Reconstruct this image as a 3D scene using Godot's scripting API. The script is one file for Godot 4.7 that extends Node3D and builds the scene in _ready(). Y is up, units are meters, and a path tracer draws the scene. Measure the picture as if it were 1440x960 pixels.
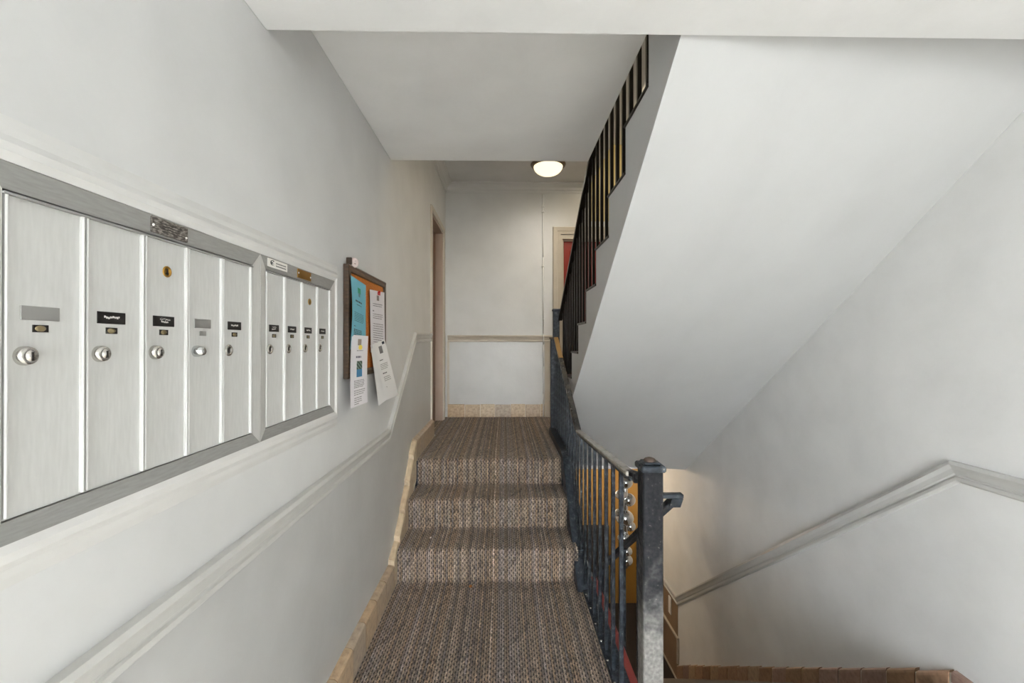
extends Node3D
# A narrow apartment stair hall: lobby with wall mailboxes, short carpeted flight, iron railings,
# an upper flight passing overhead and a lower flight going down on the right.
# Points are written v(x, y, d): d metres forward of the camera (world z = -d), y = 0 on the lobby floor.

var taken := {}
var M := {}
var rng := RandomNumberGenerator.new()

func v(x: float, y: float, d: float) -> Vector3:
	return Vector3(x, y, -d)

# ------------------------------------------------------------------ naming and committing
func numbered(called: String) -> String:
	if not taken.has(called):
		taken[called] = 0
		return called
	taken[called] += 1
	return "%s_%03d" % [called, taken[called]]

func origin_of(n: Node) -> Vector3:
	var p := Vector3.ZERO
	while n != null and n != self:
		p += n.position
		n = n.get_parent()
	return p

func tag(o: Node, label: String, category := "", group := "", kind := "") -> Node:
	if label != "": o.set_meta("label", label)
	if category != "": o.set_meta("category", category)
	if group != "": o.set_meta("group", group)
	if kind != "": o.set_meta("kind", kind)
	return o

func thing(called: String, label: String, category: String, at := Vector3.ZERO, group := "") -> Node3D:
	var o := Node3D.new()
	o.name = numbered(called)
	add_child(o)
	o.position = at
	tag(o, label, category, group)
	return o

func shell(called: String, label := "", category := "structure") -> Node3D:
	var o := Node3D.new()
	o.name = called
	add_child(o)
	o.set_meta("kind", "structure")
	tag(o, label if label != "" else called, category)
	return o

# commits shapes given in scene coordinates as one mesh under parent
func obj(called: String, st: SurfaceTool, mat: Material, parent: Node = self, smooth := false) -> MeshInstance3D:
	st.generate_normals()
	var mi := MeshInstance3D.new()
	mi.name = numbered(called) if parent == self else called
	mi.mesh = st.commit()
	mi.material_override = mat
	mi.position = -origin_of(parent)
	parent.add_child(mi, true)
	return mi

func struct(called: String, st: SurfaceTool, mat: Material, label: String, category: String) -> MeshInstance3D:
	var o := obj(called, st, mat)
	tag(o, label, category, "", "structure")
	return o

# ------------------------------------------------------------------ shapes
func mb(smooth := false) -> SurfaceTool:
	var st := SurfaceTool.new()
	st.begin(Mesh.PRIMITIVE_TRIANGLES)
	st.set_smooth_group(0 if smooth else 0xFFFFFFFF)
	return st

# a triangle whose front looks along n (front faces run clockwise)
func tri(st: SurfaceTool, a: Vector3, b: Vector3, c: Vector3, n: Vector3) -> void:
	if (b - a).cross(c - a).dot(n) > 0.0:
		var t := b
		b = c
		c = t
	st.add_vertex(a)
	st.add_vertex(b)
	st.add_vertex(c)

func quad(st: SurfaceTool, a: Vector3, b: Vector3, c: Vector3, d: Vector3, n: Vector3) -> void:
	tri(st, a, b, c, n)
	tri(st, a, c, d, n)

func uvquad(st: SurfaceTool, p: Array, u: Array, n: Vector3) -> void:
	var order := [0, 1, 2, 0, 2, 3]
	if (p[1] - p[0]).cross(p[2] - p[0]).dot(n) > 0.0: order = [0, 2, 1, 0, 3, 2]
	for i in order:
		st.set_uv(u[i])
		st.add_vertex(p[i])

# a box between two opposite corners (x, y, d), with optional chamfer
func box(st: SurfaceTool, x0: float, x1: float, y0: float, y1: float, d0: float, d1: float, ch := 0.0) -> void:
	var c := Vector3((x0 + x1) / 2, (y0 + y1) / 2, -(d0 + d1) / 2)
	obox(st, c, Vector3.RIGHT, Vector3.UP, Vector3(absf(x1 - x0), absf(y1 - y0), absf(d1 - d0)) / 2.0, ch)

# a box about c with half sizes e along axes ax, ay and their cross product
func obox(st: SurfaceTool, c: Vector3, ax: Vector3, ay: Vector3, e: Vector3, ch := 0.0) -> void:
	var az := ax.cross(ay)
	var A := [ax * e.x, ay * e.y, az * e.z]
	var dirs := [ax, ay, az]
	var E := [e.x, e.y, e.z]
	for k in 3:
		var i := (k + 1) % 3
		var j := (k + 2) % 3
		for s in [-1.0, 1.0]:
			var P: Array = []
			for q in [[-1, -1], [1, -1], [1, 1], [-1, 1]]:
				P.append(c + A[k] * s + dirs[i] * (E[i] - ch) * q[0] + dirs[j] * (E[j] - ch) * q[1])
			quad(st, P[0], P[1], P[2], P[3], dirs[k] * s)
	if ch <= 0.0: return
	for k in 3:
		var i := (k + 1) % 3
		var j := (k + 2) % 3
		for s in [-1.0, 1.0]:
			for t in [-1.0, 1.0]:
				var a: Vector3 = c + dirs[i] * E[i] * s + dirs[j] * (E[j] - ch) * t
				var b: Vector3 = c + dirs[i] * (E[i] - ch) * s + dirs[j] * E[j] * t
				var l: Vector3 = dirs[k] * (E[k] - ch)
				quad(st, a - l, a + l, b + l, b - l, dirs[i] * s + dirs[j] * t)
	for s in [-1.0, 1.0]:
		for t in [-1.0, 1.0]:
			for u in [-1.0, 1.0]:
				var o: Vector3 = c + dirs[0] * (E[0] - ch) * s + dirs[1] * (E[1] - ch) * t + dirs[2] * (E[2] - ch) * u
				tri(st, o + dirs[0] * ch * s, o + dirs[1] * ch * t, o + dirs[2] * ch * u, dirs[0] * s + dirs[1] * t + dirs[2] * u)

# a rectangular bar from a to b, w wide (sideways) and h high
func bar(st: SurfaceTool, a: Vector3, b: Vector3, w: float, h: float, ch := 0.0) -> void:
	var l := (b - a).normalized()
	var side := l.cross(Vector3.UP)
	if side.length() < 0.01: side = Vector3.RIGHT
	side = side.normalized()
	var up := side.cross(l).normalized()
	obox(st, (a + b) / 2, side, up, Vector3(w / 2, h / 2, (b - a).length() / 2), ch)

# a polygon of (d, y) points carried from x0 to x1
func prism(st: SurfaceTool, poly: PackedVector2Array, x0: float, x1: float) -> void:
	var idx := Geometry2D.triangulate_polygon(poly)
	for i in range(0, idx.size(), 3):
		for s in [[x0, -1.0], [x1, 1.0]]:
			tri(st, v(s[0], poly[idx[i]].y, poly[idx[i]].x), v(s[0], poly[idx[i + 1]].y, poly[idx[i + 1]].x), v(s[0], poly[idx[i + 2]].y, poly[idx[i + 2]].x), Vector3(s[1], 0, 0))
	var area := 0.0
	for i in poly.size():
		area += poly[i].cross(poly[(i + 1) % poly.size()])
	for i in poly.size():
		var a := poly[i]
		var b := poly[(i + 1) % poly.size()]
		var n := Vector2(b.y - a.y, a.x - b.x) * signf(area)
		quad(st, v(x0, a.y, a.x), v(x1, a.y, a.x), v(x1, b.y, b.x), v(x0, b.y, b.x), Vector3(0, n.y, -n.x))

# turns a profile of (radius, along) about an axis
func lathe(st: SurfaceTool, prof: Array, o: Vector3, axis: Vector3, n := 24, squash := 1.0) -> void:
	var e1 := axis.cross(Vector3.UP)
	if e1.length() < 0.01: e1 = Vector3.RIGHT
	e1 = e1.normalized()
	var e2 := e1.cross(axis).normalized()
	for i in prof.size() - 1:
		var p: Vector2 = prof[i]
		var q: Vector2 = prof[i + 1]
		for k in n:
			var t0 := TAU * k / n
			var t1 := TAU * (k + 1) / n
			var r0 := e1 * cos(t0) * squash + e2 * sin(t0)
			var r1 := e1 * cos(t1) * squash + e2 * sin(t1)
			var nn := (r0 + r1) * (q.y - p.y) + axis * (p.x - q.x) * 2.0
			if p.x > 1e-5: tri(st, o + r0 * p.x + axis * p.y, o + r1 * p.x + axis * p.y, o + r1 * q.x + axis * q.y, nn)
			if q.x > 1e-5: tri(st, o + r0 * p.x + axis * p.y, o + r1 * q.x + axis * q.y, o + r0 * q.x + axis * q.y, nn)

func tube(st: SurfaceTool, pts: Array, r: float, n := 8) -> void:
	for i in pts.size() - 1:
		var a: Vector3 = pts[i]
		var b: Vector3 = pts[i + 1]
		lathe(st, [Vector2(0, 0), Vector2(r, 0), Vector2(r, (b - a).length()), Vector2(0, (b - a).length())], a, (b - a).normalized(), n)

# a moulding: prof is a list of (along the wall, upward across the run; out of the wall), carried along path
# on a wall whose in-plane points are mapped by place(Vector2 in plane, out)
func moulding(st: SurfaceTool, path: Array, prof: Array, place: Callable, closed := false) -> void:
	var rows: Array = []
	var cnt := path.size()
	for i in cnt:
		var p: Vector2 = path[i]
		var d0 := Vector2.ZERO
		var d1 := Vector2.ZERO
		if i > 0 or closed: d0 = (p - path[(i - 1 + cnt) % cnt]).normalized()
		if i < cnt - 1 or closed: d1 = (path[(i + 1) % cnt] - p).normalized()
		if d0 == Vector2.ZERO: d0 = d1
		if d1 == Vector2.ZERO: d1 = d0
		var n0 := Vector2(-d0.y, d0.x)
		var n1 := Vector2(-d1.y, d1.x)
		var m := (n0 + n1).normalized()
		m /= maxf(m.dot(n0), 0.2)
		var row: Array = []
		for q in prof: row.append(place.call(p + m * q.x, q.y))
		rows.append(row)
	var last := cnt if closed else cnt - 1
	for i in last:
		var A: Array = rows[i]
		var B: Array = rows[(i + 1) % cnt]
		var mid := Vector3.ZERO
		for k in prof.size(): mid += (A[k] + B[k]) / (2.0 * prof.size())
		for k in prof.size() - 1:
			var n: Vector3 = ((B[k] - A[k]).cross(A[k + 1] - A[k])).normalized()
			if n.dot((A[k] + B[k + 1]) / 2 - mid) < 0: n = -n
			# profile pieces always face away from the wall
			var outv: Vector3 = place.call(Vector2.ZERO, 1.0) - place.call(Vector2.ZERO, 0.0)
			if n.dot(outv) < -0.05: n = -n
			quad(st, A[k], B[k], B[k + 1], A[k + 1], n)
	if not closed:
		for e in [0, cnt - 1]:
			var R: Array = rows[e]
			for k in range(1, prof.size() - 1):
				tri(st, R[0], R[k], R[k + 1], (rows[e][0] - rows[1 if e == 0 else cnt - 2][0]))

func on_left(p: Vector2, o: float) -> Vector3: return v(-0.645 + o, p.y, p.x)
func on_right(p: Vector2, o: float) -> Vector3: return v(1.83 - o, p.y, p.x)
func on_back(p: Vector2, o: float) -> Vector3: return v(p.x, p.y, 4.85 - o)

# ------------------------------------------------------------------ materials
func noise(seed_: int, freq: float, octaves := 4) -> FastNoiseLite:
	var n := FastNoiseLite.new()
	n.seed = seed_
	n.frequency = freq
	n.noise_type = FastNoiseLite.TYPE_SIMPLEX_SMOOTH
	n.fractal_octaves = octaves
	return n

func ramp_image(size: int, seed_: int, freq: float, octaves: int, stops: Array, stretch := Vector2.ONE) -> ImageTexture:
	var g := noise(seed_, freq, octaves).get_seamless_image(size, size)
	var im := Image.create(size, size, false, Image.FORMAT_RGB8)
	for y in size:
		for x in size:
			var t := g.get_pixel(int(x * stretch.x) % size, int(y * stretch.y) % size).r
			var c: Color = stops[stops.size() - 1][1]
			for i in stops.size() - 1:
				if t < stops[i + 1][0]:
					c = stops[i][1].lerp(stops[i + 1][1], clampf((t - stops[i][0]) / (stops[i + 1][0] - stops[i][0]), 0, 1))
					break
			im.set_pixel(x, y, c)
	im.generate_mipmaps()
	return ImageTexture.create_from_image(im)

func bump_image(size: int, seed_: int, freq: float, octaves: int, strength: float) -> ImageTexture:
	var g := noise(seed_, freq, octaves).get_seamless_image(size, size)
	g.convert(Image.FORMAT_RGBA8)
	g.bump_map_to_normal_map(strength)
	return ImageTexture.create_from_image(g)

func mat(col: Color, rough := 0.6, metal := 0.0, tex: Texture2D = null, per_metre := 1.0, normal: Texture2D = null, nscale := 0.3) -> StandardMaterial3D:
	var m := StandardMaterial3D.new()
	m.albedo_color = col
	m.roughness = rough
	m.metallic = metal
	if tex != null or normal != null:
		m.uv1_triplanar = true
		m.uv1_world_triplanar = true
		m.uv1_scale = Vector3.ONE * per_metre
		if tex != null: m.albedo_texture = tex
		if normal != null:
			m.normal_enabled = true
			m.normal_texture = normal
			m.normal_scale = nscale
	return m

func make_materials() -> void:
	var w := Color(1, 1, 1)
	var mottled := ramp_image(512, 3, 0.006, 5, [[0.0, Color(0.955, 0.955, 0.955)], [0.5, Color(0.98, 0.98, 0.98)], [1.0, w]])
	var roll := bump_image(512, 5, 0.03, 4, 3.0)
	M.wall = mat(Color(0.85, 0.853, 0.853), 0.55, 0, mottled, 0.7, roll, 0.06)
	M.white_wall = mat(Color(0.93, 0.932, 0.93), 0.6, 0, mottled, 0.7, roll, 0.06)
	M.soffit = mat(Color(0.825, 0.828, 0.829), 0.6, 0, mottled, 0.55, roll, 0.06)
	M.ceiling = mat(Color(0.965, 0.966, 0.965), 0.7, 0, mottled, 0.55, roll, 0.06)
	M.wainscot = mat(Color(0.765, 0.768, 0.766), 0.34, 0, mottled, 0.8, roll, 0.09)
	M.trim = mat(Color(0.80, 0.80, 0.79), 0.38, 0, mottled, 1.3, roll, 0.15)
	M.white_trim = mat(Color(0.88, 0.88, 0.873), 0.4, 0, mottled, 1.3, roll, 0.06)
	M.tan_trim = mat(Color(0.76, 0.725, 0.67), 0.4, 0, mottled, 1.3, roll, 0.15)
	M.cream = mat(Color(0.80, 0.73, 0.50), 0.5, 0, mottled, 0.8)  # warm lamp light on the upper wall, painted as a yellow colour
	M.brown_paint = mat(Color(0.58, 0.49, 0.40), 0.45, 0, mottled, 1.0, roll, 0.15)
	M.gold_paint = mat(Color(0.70, 0.53, 0.25), 0.45, 0, mottled, 1.0, roll, 0.06)
	var chips := ramp_image(512, 11, 0.02, 5, [[0.0, Color(0.10, 0.115, 0.14)], [0.5, Color(0.17, 0.195, 0.225)], [0.75, Color(0.24, 0.265, 0.29)], [0.86, Color(0.32, 0.33, 0.34)], [0.92, Color(0.6, 0.58, 0.55)], [1.0, Color(0.7, 0.68, 0.64)]])
	var knock := bump_image(512, 12, 0.03, 4, 6.0)
	M.iron = mat(w, 0.36, 0.0, chips, 3.2, knock, 0.5)
	# newel paint: dark above, rubbed through to grey below hip height, with fine scratches
	var wn := noise(17, 0.02, 5).get_seamless_image(512, 512)
	var ws := noise(18, 0.11, 4).get_seamless_image(512, 512)
	var wim := Image.create(512, 512, false, Image.FORMAT_RGB8)
	for y in 512:
		for x in 512:
			var hgt := 1.0 - y / 512.0
			var t := wn.get_pixel(x, y).r - 0.5
			var f := ws.get_pixel(x, y).r
			var wear := smoothstep(0.66, 0.34, hgt + t * 0.30)
			var c := Color(0.115, 0.12, 0.14).lerp(Color(0.19, 0.192, 0.20), clampf(f * 1.4 - 0.3, 0, 1))
			c = c.lerp(Color(0.50, 0.495, 0.485) * (0.82 + 0.36 * f), wear)
			if f > 0.83 and wear < 0.6: c = c.lerp(Color(0.55, 0.53, 0.5), 0.6)
			wim.set_pixel(x, y, c)
	wim.generate_mipmaps()
	M.worn_iron = mat(w, 0.42, 0.0, ImageTexture.create_from_image(wim), 1.0, knock, 0.35)
	M.dark_iron = mat(Color(0.10, 0.085, 0.075), 0.3, 0.0)
	M.worn_iron.metallic_specular = 0.22
	M.iron.metallic_specular = 0.32
	M.dark_iron.metallic_specular = 0.3
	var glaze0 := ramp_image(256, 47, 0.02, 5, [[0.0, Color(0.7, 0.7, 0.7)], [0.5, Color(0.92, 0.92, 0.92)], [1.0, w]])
	var rail := ramp_image(256, 19, 0.02, 4, [[0.0, Color(0.15, 0.15, 0.15)], [0.5, Color(0.24, 0.235, 0.225)], [0.75, Color(0.34, 0.32, 0.28)], [1.0, Color(0.46, 0.42, 0.36)]])
	M.rail = mat(w, 0.22, 0.15, rail, 3.0, knock, 0.1)
	M.sheen_rail = mat(Color(0.72, 0.705, 0.67), 0.25, 0.1, glaze0, 3.0)  # pale reflection along the level rail is put into this colour
	M.gold_rail = mat(Color(0.60, 0.46, 0.22), 0.35, 0.2, mottled, 4.0)
	var brushed := ramp_image(512, 23, 0.02, 5, [[0.0, Color(0.95, 0.95, 0.95)], [1.0, w]], Vector2(8, 1))
	var brushed_h := ramp_image(512, 29, 0.02, 5, [[0.0, Color(0.90, 0.90, 0.89)], [1.0, w]], Vector2(1, 9))
	M.door_metal = mat(Color(0.83, 0.832, 0.825), 0.5, 0.1, brushed, 1.6)
	M.frame_metal = mat(Color(0.66, 0.662, 0.655), 0.45, 0.3, brushed_h, 2.0)  # darker than the stiles: sheen across the grain is painted in
	M.stile_metal = mat(Color(0.84, 0.84, 0.83), 0.4, 0.3, brushed, 1.6)
	M.gap = mat(Color(0.13, 0.13, 0.13), 0.8)
	M.chrome = mat(Color(0.80, 0.79, 0.77), 0.22, 1.0)
	M.bright_chrome = mat(Color(0.80, 0.81, 0.82), 0.09, 1.0)
	M.keyway = mat(Color(0.2, 0.19, 0.18), 0.5, 0.5)
	M.brass = mat(Color(0.62, 0.47, 0.2), 0.35, 0.8)
	M.dull_brass = mat(Color(0.55, 0.5, 0.38), 0.45, 0.5)
	M.black_plate = mat(Color(0.07, 0.06, 0.055), 0.45)
	M.label_white = mat(Color(0.93, 0.92, 0.9), 0.6)
	M.print_grey = mat(Color(0.48, 0.48, 0.48), 0.7)
	M.print_dark = mat(Color(0.12, 0.12, 0.12), 0.7)
	M.silver_plate = mat(Color(0.66, 0.66, 0.65), 0.4, 0.6)
	var scratched := ramp_image(256, 31, 0.03, 5, [[0.0, Color(0.2, 0.18, 0.17)], [0.4, Color(0.38, 0.36, 0.34)], [0.65, Color(0.56, 0.54, 0.52)], [1.0, Color(0.72, 0.7, 0.68)]], Vector2(1, 3))
	M.scratched = mat(w, 0.45, 0.4, scratched, 9.0)
	var wood := ramp_image(256, 37, 0.02, 5, [[0.0, Color(0.15, 0.105, 0.07)], [0.5, Color(0.235, 0.175, 0.115)], [1.0, Color(0.33, 0.255, 0.17)]], Vector2(1, 6))
	M.dark_wood = mat(w, 0.35, 0, wood, 3.0)
	M.bronze_wood = mat(Color(1.15, 1.0, 0.75), 0.35, 0, wood, 3.0)
	var cork := ramp_image(256, 41, 0.09, 4, [[0.0, Color(0.50, 0.26, 0.07)], [0.5, Color(0.72, 0.42, 0.14)], [1.0, Color(0.84, 0.56, 0.25)]])
	M.cork = mat(w, 0.9, 0, cork, 7.0)
	M.red_door = mat(Color(0.56, 0.135, 0.095), 0.35, 0, mottled, 1.0, roll, 0.15)
	M.red_paint = mat(Color(0.53, 0.21, 0.19), 0.5, 0, mottled, 4.0)
	M.brown_door = mat(Color(0.46, 0.34, 0.26), 0.4, 0, mottled, 1.0)
	M.jamb = mat(Color(0.72, 0.64, 0.58), 0.4, 0, mottled, 1.0)
	M.tread = mat(Color(0.30, 0.19, 0.11), 0.4, 0, wood, 3.0)
	M.dark_floor = mat(Color(0.14, 0.11, 0.095), 0.7)
	M.concrete = mat(Color(0.80, 0.79, 0.77), 0.9, 0, mottled, 1.0)
	M.stone = mat(Color(0.52, 0.47, 0.42), 0.8, 0, mottled, 2.0)
	M.grout = mat(Color(0.90, 0.88, 0.82), 0.85)
	M.rust = mat(Color(0.31, 0.255, 0.215), 0.7, 0.1)
	# quarry tiles in several tones
	M.tiles = []
	var glaze := ramp_image(256, 43, 0.02, 5, [[0.0, Color(0.80, 0.78, 0.78)], [0.5, Color(0.93, 0.92, 0.92)], [1.0, w]])
	for c in [Color(0.78, 0.70, 0.585), Color(0.80, 0.72, 0.60), Color(0.755, 0.68, 0.58), Color(0.82, 0.75, 0.635), Color(0.78, 0.685, 0.56), Color(0.74, 0.68, 0.60)]:
		M.tiles.append(mat(c, 0.3, 0, glaze, 5.0, roll, 0.15))
	M.dark_tiles = []
	for c in [Color(0.66, 0.54, 0.43), Color(0.72, 0.59, 0.48), Color(0.61, 0.51, 0.46), Color(0.77, 0.66, 0.54), Color(0.67, 0.56, 0.50), Color(0.61, 0.49, 0.38)]:
		M.dark_tiles.append(mat(c, 0.35, 0, glaze, 5.0, roll, 0.06))
	# looped rib carpet
	var S := 1024
	var im := Image.create(S, S, false, Image.FORMAT_RGB8)
	var hm := Image.create(S, S, false, Image.FORMAT_RGB8)
	var ribs := 54
	var loops := 20
	var r2 := RandomNumberGenerator.new()
	r2.seed = 77
	var tone: Array = []
	var yarns := [Color(0.62, 0.55, 0.48), Color(0.57, 0.50, 0.43), Color(0.69, 0.62, 0.55), Color(0.50, 0.45, 0.42), Color(0.55, 0.51, 0.49), Color(0.60, 0.51, 0.42)]
	for i in ribs:
		var base: Color = yarns[r2.randi() % 6] * r2.randf_range(0.82, 1.12)
		var phase := (0.5 if i % 2 == 1 else 0.0) + r2.randf_range(-0.12, 0.12)
		var col: Array = []
		for j in loops:
			var b := base.lerp(yarns[r2.randi() % 6], 0.22) * r2.randf_range(0.9, 1.1)
			if r2.randf() < 0.06: b = b * 0.8
			if r2.randf() < 0.05: b = b * 1.15
			col.append(b)
		tone.append([phase, col])
	var fib := noise(91, 0.07, 4).get_seamless_image(S, S)
	for y in S:
		for x in S:
			var fx := float(x) / S * ribs
			var i := int(fx)
			var u := fx - i
			var fy: float = float(y) / S * loops + tone[i][0] + loops
			var j := int(fy) % loops
			var w_ := fy - floorf(fy)
			var f := fib.get_pixel(x, y).r
			# dark slits between neighbouring loops, staggered from rib to rib
			var win := smoothstep(0.12, 0.26, w_) * (1.0 - smoothstep(0.52, 0.70, w_))
			var slit := smoothstep(0.50, 0.72, u) * (1.0 - smoothstep(0.93, 1.0, u)) * win
			var edge := 1.0 - smoothstep(0.0, 0.22, minf(u, 1.0 - u))
			var hgt := clampf(0.45 + 0.55 * sin(PI * u) - 0.85 * slit + 0.15 * sin(PI * w_), 0.0, 1.0)
			var c: Color = tone[i][1][j]
			c = c * (1.0 - 0.74 * slit) * (1.0 - 0.30 * edge) * (0.66 + 0.68 * f)
			im.set_pixel(x, y, c)
			var hh := hgt * (0.85 + 0.3 * f)
			hm.set_pixel(x, y, Color(hh, hh, hh))
	im.generate_mipmaps()
	var cm := StandardMaterial3D.new()
	cm.albedo_texture = ImageTexture.create_from_image(im)
	cm.albedo_color = Color(0.985, 0.985, 0.985)
	cm.roughness = 0.95
	cm.heightmap_enabled = true
	cm.heightmap_texture = ImageTexture.create_from_image(hm)
	cm.heightmap_scale = 0.5
	cm.rim_enabled = true
	cm.rim = 0.15
	M.carpet = cm

# ------------------------------------------------------------------ camera, daylight, exposure
func make_view() -> void:
	var cam := Camera3D.new()
	cam.name = "camera"
	cam.position = Vector3(0, 1.358, 0)
	cam.rotation = Vector3(atan(2.0 / 620.0), -atan(11.0 / 620.0), 0)
	cam.fov = rad_to_deg(2.0 * atan(480.0 / 620.0))
	cam.near = 0.02
	add_child(cam)
	cam.current = true
	var we := WorldEnvironment.new()
	we.name = "sky"
	var env := Environment.new()
	env.background_mode = Environment.BG_SKY
	var sm := ProceduralSkyMaterial.new()
	sm.sky_top_color = Color(0.86, 0.88, 0.91)
	sm.sky_horizon_color = Color(0.93, 0.94, 0.945)
	sm.ground_horizon_color = Color(0.8, 0.8, 0.78)
	sm.ground_bottom_color = Color(0.6, 0.6, 0.58)
	sm.energy_multiplier = 48.0
	var sky := Sky.new()
	sky.sky_material = sm
	env.sky = sky
	env.tonemap_mode = Environment.TONE_MAPPER_LINEAR
	env.tonemap_exposure = 1.05
	env.sdfgi_enabled = true
	env.ssao_enabled = true
	env.ssil_enabled = true
	we.environment = env
	add_child(we)
	# daylight through the glazed entrance and an added, unseen side window, both behind the camera
	daylight("entrance_daylight", v(0.13, 1.2, -4.57), 0.0, Vector2(1.4, 2.1), 0.8)
	daylight("added_window_light", v(-0.63, 1.45, -2.85), -PI / 2, Vector2(1.0, 1.3), 2.0)

func daylight(called: String, at: Vector3, turn: float, size: Vector2, energy: float) -> void:
	var al := AreaLight3D.new()
	al.name = called
	al.area_size = size
	al.position = at
	al.rotation.y = turn
	al.light_color = Color(1.0, 0.995, 0.98)
	al.light_energy = energy
	al.area_range = 20.0
	al.shadow_enabled = true
	add_child(al)

# ------------------------------------------------------------------ the setting
func make_shell() -> void:
	var st := mb()
	# lobby floor: in front of the stair, and beside it towards the head of the lower flight
	box(st, -0.75, 0.53, -0.2, -0.012, 1.76, 2.52)
	box(st, -0.75, 0.53, -0.2, -0.012, 1.22, 1.76)
	box(st, 0.53, 1.95, -0.2, -0.012, 1.22, 1.68)
	struct("floor", st, M.dark_floor, "dark floor of the lobby under the ribbed carpet", "floor")
	st = mb()
	box(st, -0.645, 1.83, -0.2, 0.0, -4.6, 1.22)  # unseen floor, pale so it throws light up onto beam and soffit
	box(st, 0.54, 1.83, -0.2, 0.0, 1.22, 1.50)
	struct("floor_003", st, mat(Color(0.90, 0.89, 0.86), 0.35, 0, null), "unseen entry floor where the viewer stands, made pale to bounce light upward", "floor")
	# left wall with a doorway on the landing
	st = mb()
	box(st, -0.78, -0.645, -0.2, 3.75, -2.3, 3.905)
	box(st, -0.78, -0.645, -0.2, 3.75, -4.6, -3.4)
	box(st, -0.78, -0.645, -0.2, 0.75, -3.4, -2.3)
	box(st, -0.78, -0.645, 2.15, 3.75, -3.4, -2.3)
	box(st, -0.78, -0.645, 2.525, 3.75, 3.905, 4.645)
	box(st, -0.78, -0.645, -0.2, 0.534, 3.905, 4.645)
	box(st, -0.78, -0.645, -0.2, 3.75, 4.645, 5.0)
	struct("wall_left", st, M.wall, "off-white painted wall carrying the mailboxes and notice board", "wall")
	st = mb()
	var lw := PackedVector2Array([Vector2(-4.59, 0), Vector2(2.46, 0), Vector2(3.1, 0.5), Vector2(3.86, 0.5), Vector2(3.86, 1.40), Vector2(3.17, 1.39), Vector2(2.45, 0.845), Vector2(-4.59, 0.838)])
	prism(st, lw, -0.647, -0.6425)
	obj("wainscot_paint", st, M.wainscot, get_node("wall_left"))
	# right wall
	st = mb()
	box(st, 1.83, 1.98, -2.4, 3.75, -4.6, 6.2)
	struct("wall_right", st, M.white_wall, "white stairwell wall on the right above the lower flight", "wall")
	st = mb()
	prism(st, PackedVector2Array([Vector2(4.62, -1.74), Vector2(4.62, -1.36), Vector2(6.0, -1.36), Vector2(6.0, -1.74)]), 1.8265, 1.832)
	tag(obj("wainscot_paint", st, M.brown_paint, get_node("wall_right")), "tan brown lower band of the wall at the lower landing")
	# back wall with the red door's opening
	st = mb()
	box(st, -0.645, 0.611, 0.534, 3.75, 4.85, 5.0)
	box(st, 0.611, 1.43, 2.55, 3.75, 4.85, 5.0)
	box(st, 1.43, 1.83, 0.534, 3.75, 4.85, 5.0)
	struct("wall_back", st, M.wall, "off-white end wall of the landing", "wall")
	st = mb()
	box(st, -0.625, 0.533, 0.66, 1.38, 4.845, 4.852)
	obj("wainscot_paint", st, M.wainscot, get_node("wall_back"))
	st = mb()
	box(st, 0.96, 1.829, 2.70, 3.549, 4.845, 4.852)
	tag(obj("lamplight_tint", st, M.cream, get_node("wall_back")), "upper part of the wall over the red door, tinted yellow to stand for warm lamp light")
	# wall behind the camera with the glazed entrance
	st = mb()
	box(st, -0.78, -0.6, -0.2, 2.6, -4.75, -4.6)
	box(st, 0.86, 1.98, -0.2, 2.6, -4.75, -4.6)
	box(st, -0.6, 0.86, 2.36, 2.6, -4.75, -4.6)
	struct("wall_rear", st, M.wall, "entrance wall behind the viewer", "wall")
	st = mb()
	for x in [-0.6, 0.10, 0.80]: box(st, x, x + 0.06, 0.0, 2.36, -4.7, -4.65)
	box(st, -0.6, 0.86, 2.30, 2.36, -4.7, -4.65)
	box(st, -0.6, 0.86, -0.012, 0.08, -4.7, -4.65)
	var ent := struct("door_3", st, M.frame_metal, "aluminium framed glass entrance doors behind the viewer", "door")
	st = mb()
	box(st, -0.54, 0.10, 0.08, 2.30, -4.68, -4.674)
	box(st, 0.16, 0.80, 0.08, 2.30, -4.68, -4.674)
	var glass := mat(Color(0.9, 0.95, 0.95, 0.1), 0.02)
	glass.transparency = BaseMaterial3D.TRANSPARENCY_ALPHA
	obj("pane", st, glass, ent)
	st = mb()
	for y in [0.75, 1.43, 2.10]: box(st, -0.74, -0.68, y, y + 0.05, -3.4, -2.3)  # side window added out of view to brighten the right wall
	for d in [-3.4, -2.35]: box(st, -0.74, -0.68, 0.75, 2.15, d, d + 0.05)
	var win := struct("window_1", st, M.white_trim, "unseen white sash window added in the left lobby wall to light the right wall", "window")
	st = mb()
	box(st, -0.713, -0.707, 0.8, 2.1, -3.35, -2.35)
	obj("pane", st, glass, win)
	st = mb()
	box(st, -6, 7, -0.4, -0.21, -18, -4.75)
	box(st, -6, -0.78, -0.4, -0.21, -4.75, 1.5)
	struct("ground", st, M.concrete, "paved ground outside the entrance", "ground")
	# ceilings: lobby, dropped beam, slab over the stair, landing ceiling, stairwell ceiling
	st = mb()
	box(st, -0.78, 1.98, 2.42, 2.6, -4.6, 0.9)
	struct("ceiling", st, M.ceiling, "white ceiling of the lobby", "ceiling")
	st = mb()
	box(st, -0.645, 1.83, 2.205, 2.6, 0.88, 1.205, 0.003)
	struct("ceiling_001", st, M.ceiling, "white dropped beam across the top of the view", "beam")
	st = mb()
	box(st, -0.645, 0.482, 2.398, 2.603, 1.205, 2.52, 0.003)
	struct("ceiling_002", st, M.ceiling, "grey-white underside of the upper floor over the short flight", "ceiling")
	st = mb()
	box(st, -0.645, 0.95, 3.107, 3.25, 1.2, 4.85)
	box(st, 0.90, 0.95, 3.25, 3.7, 1.2, 4.85)
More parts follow.
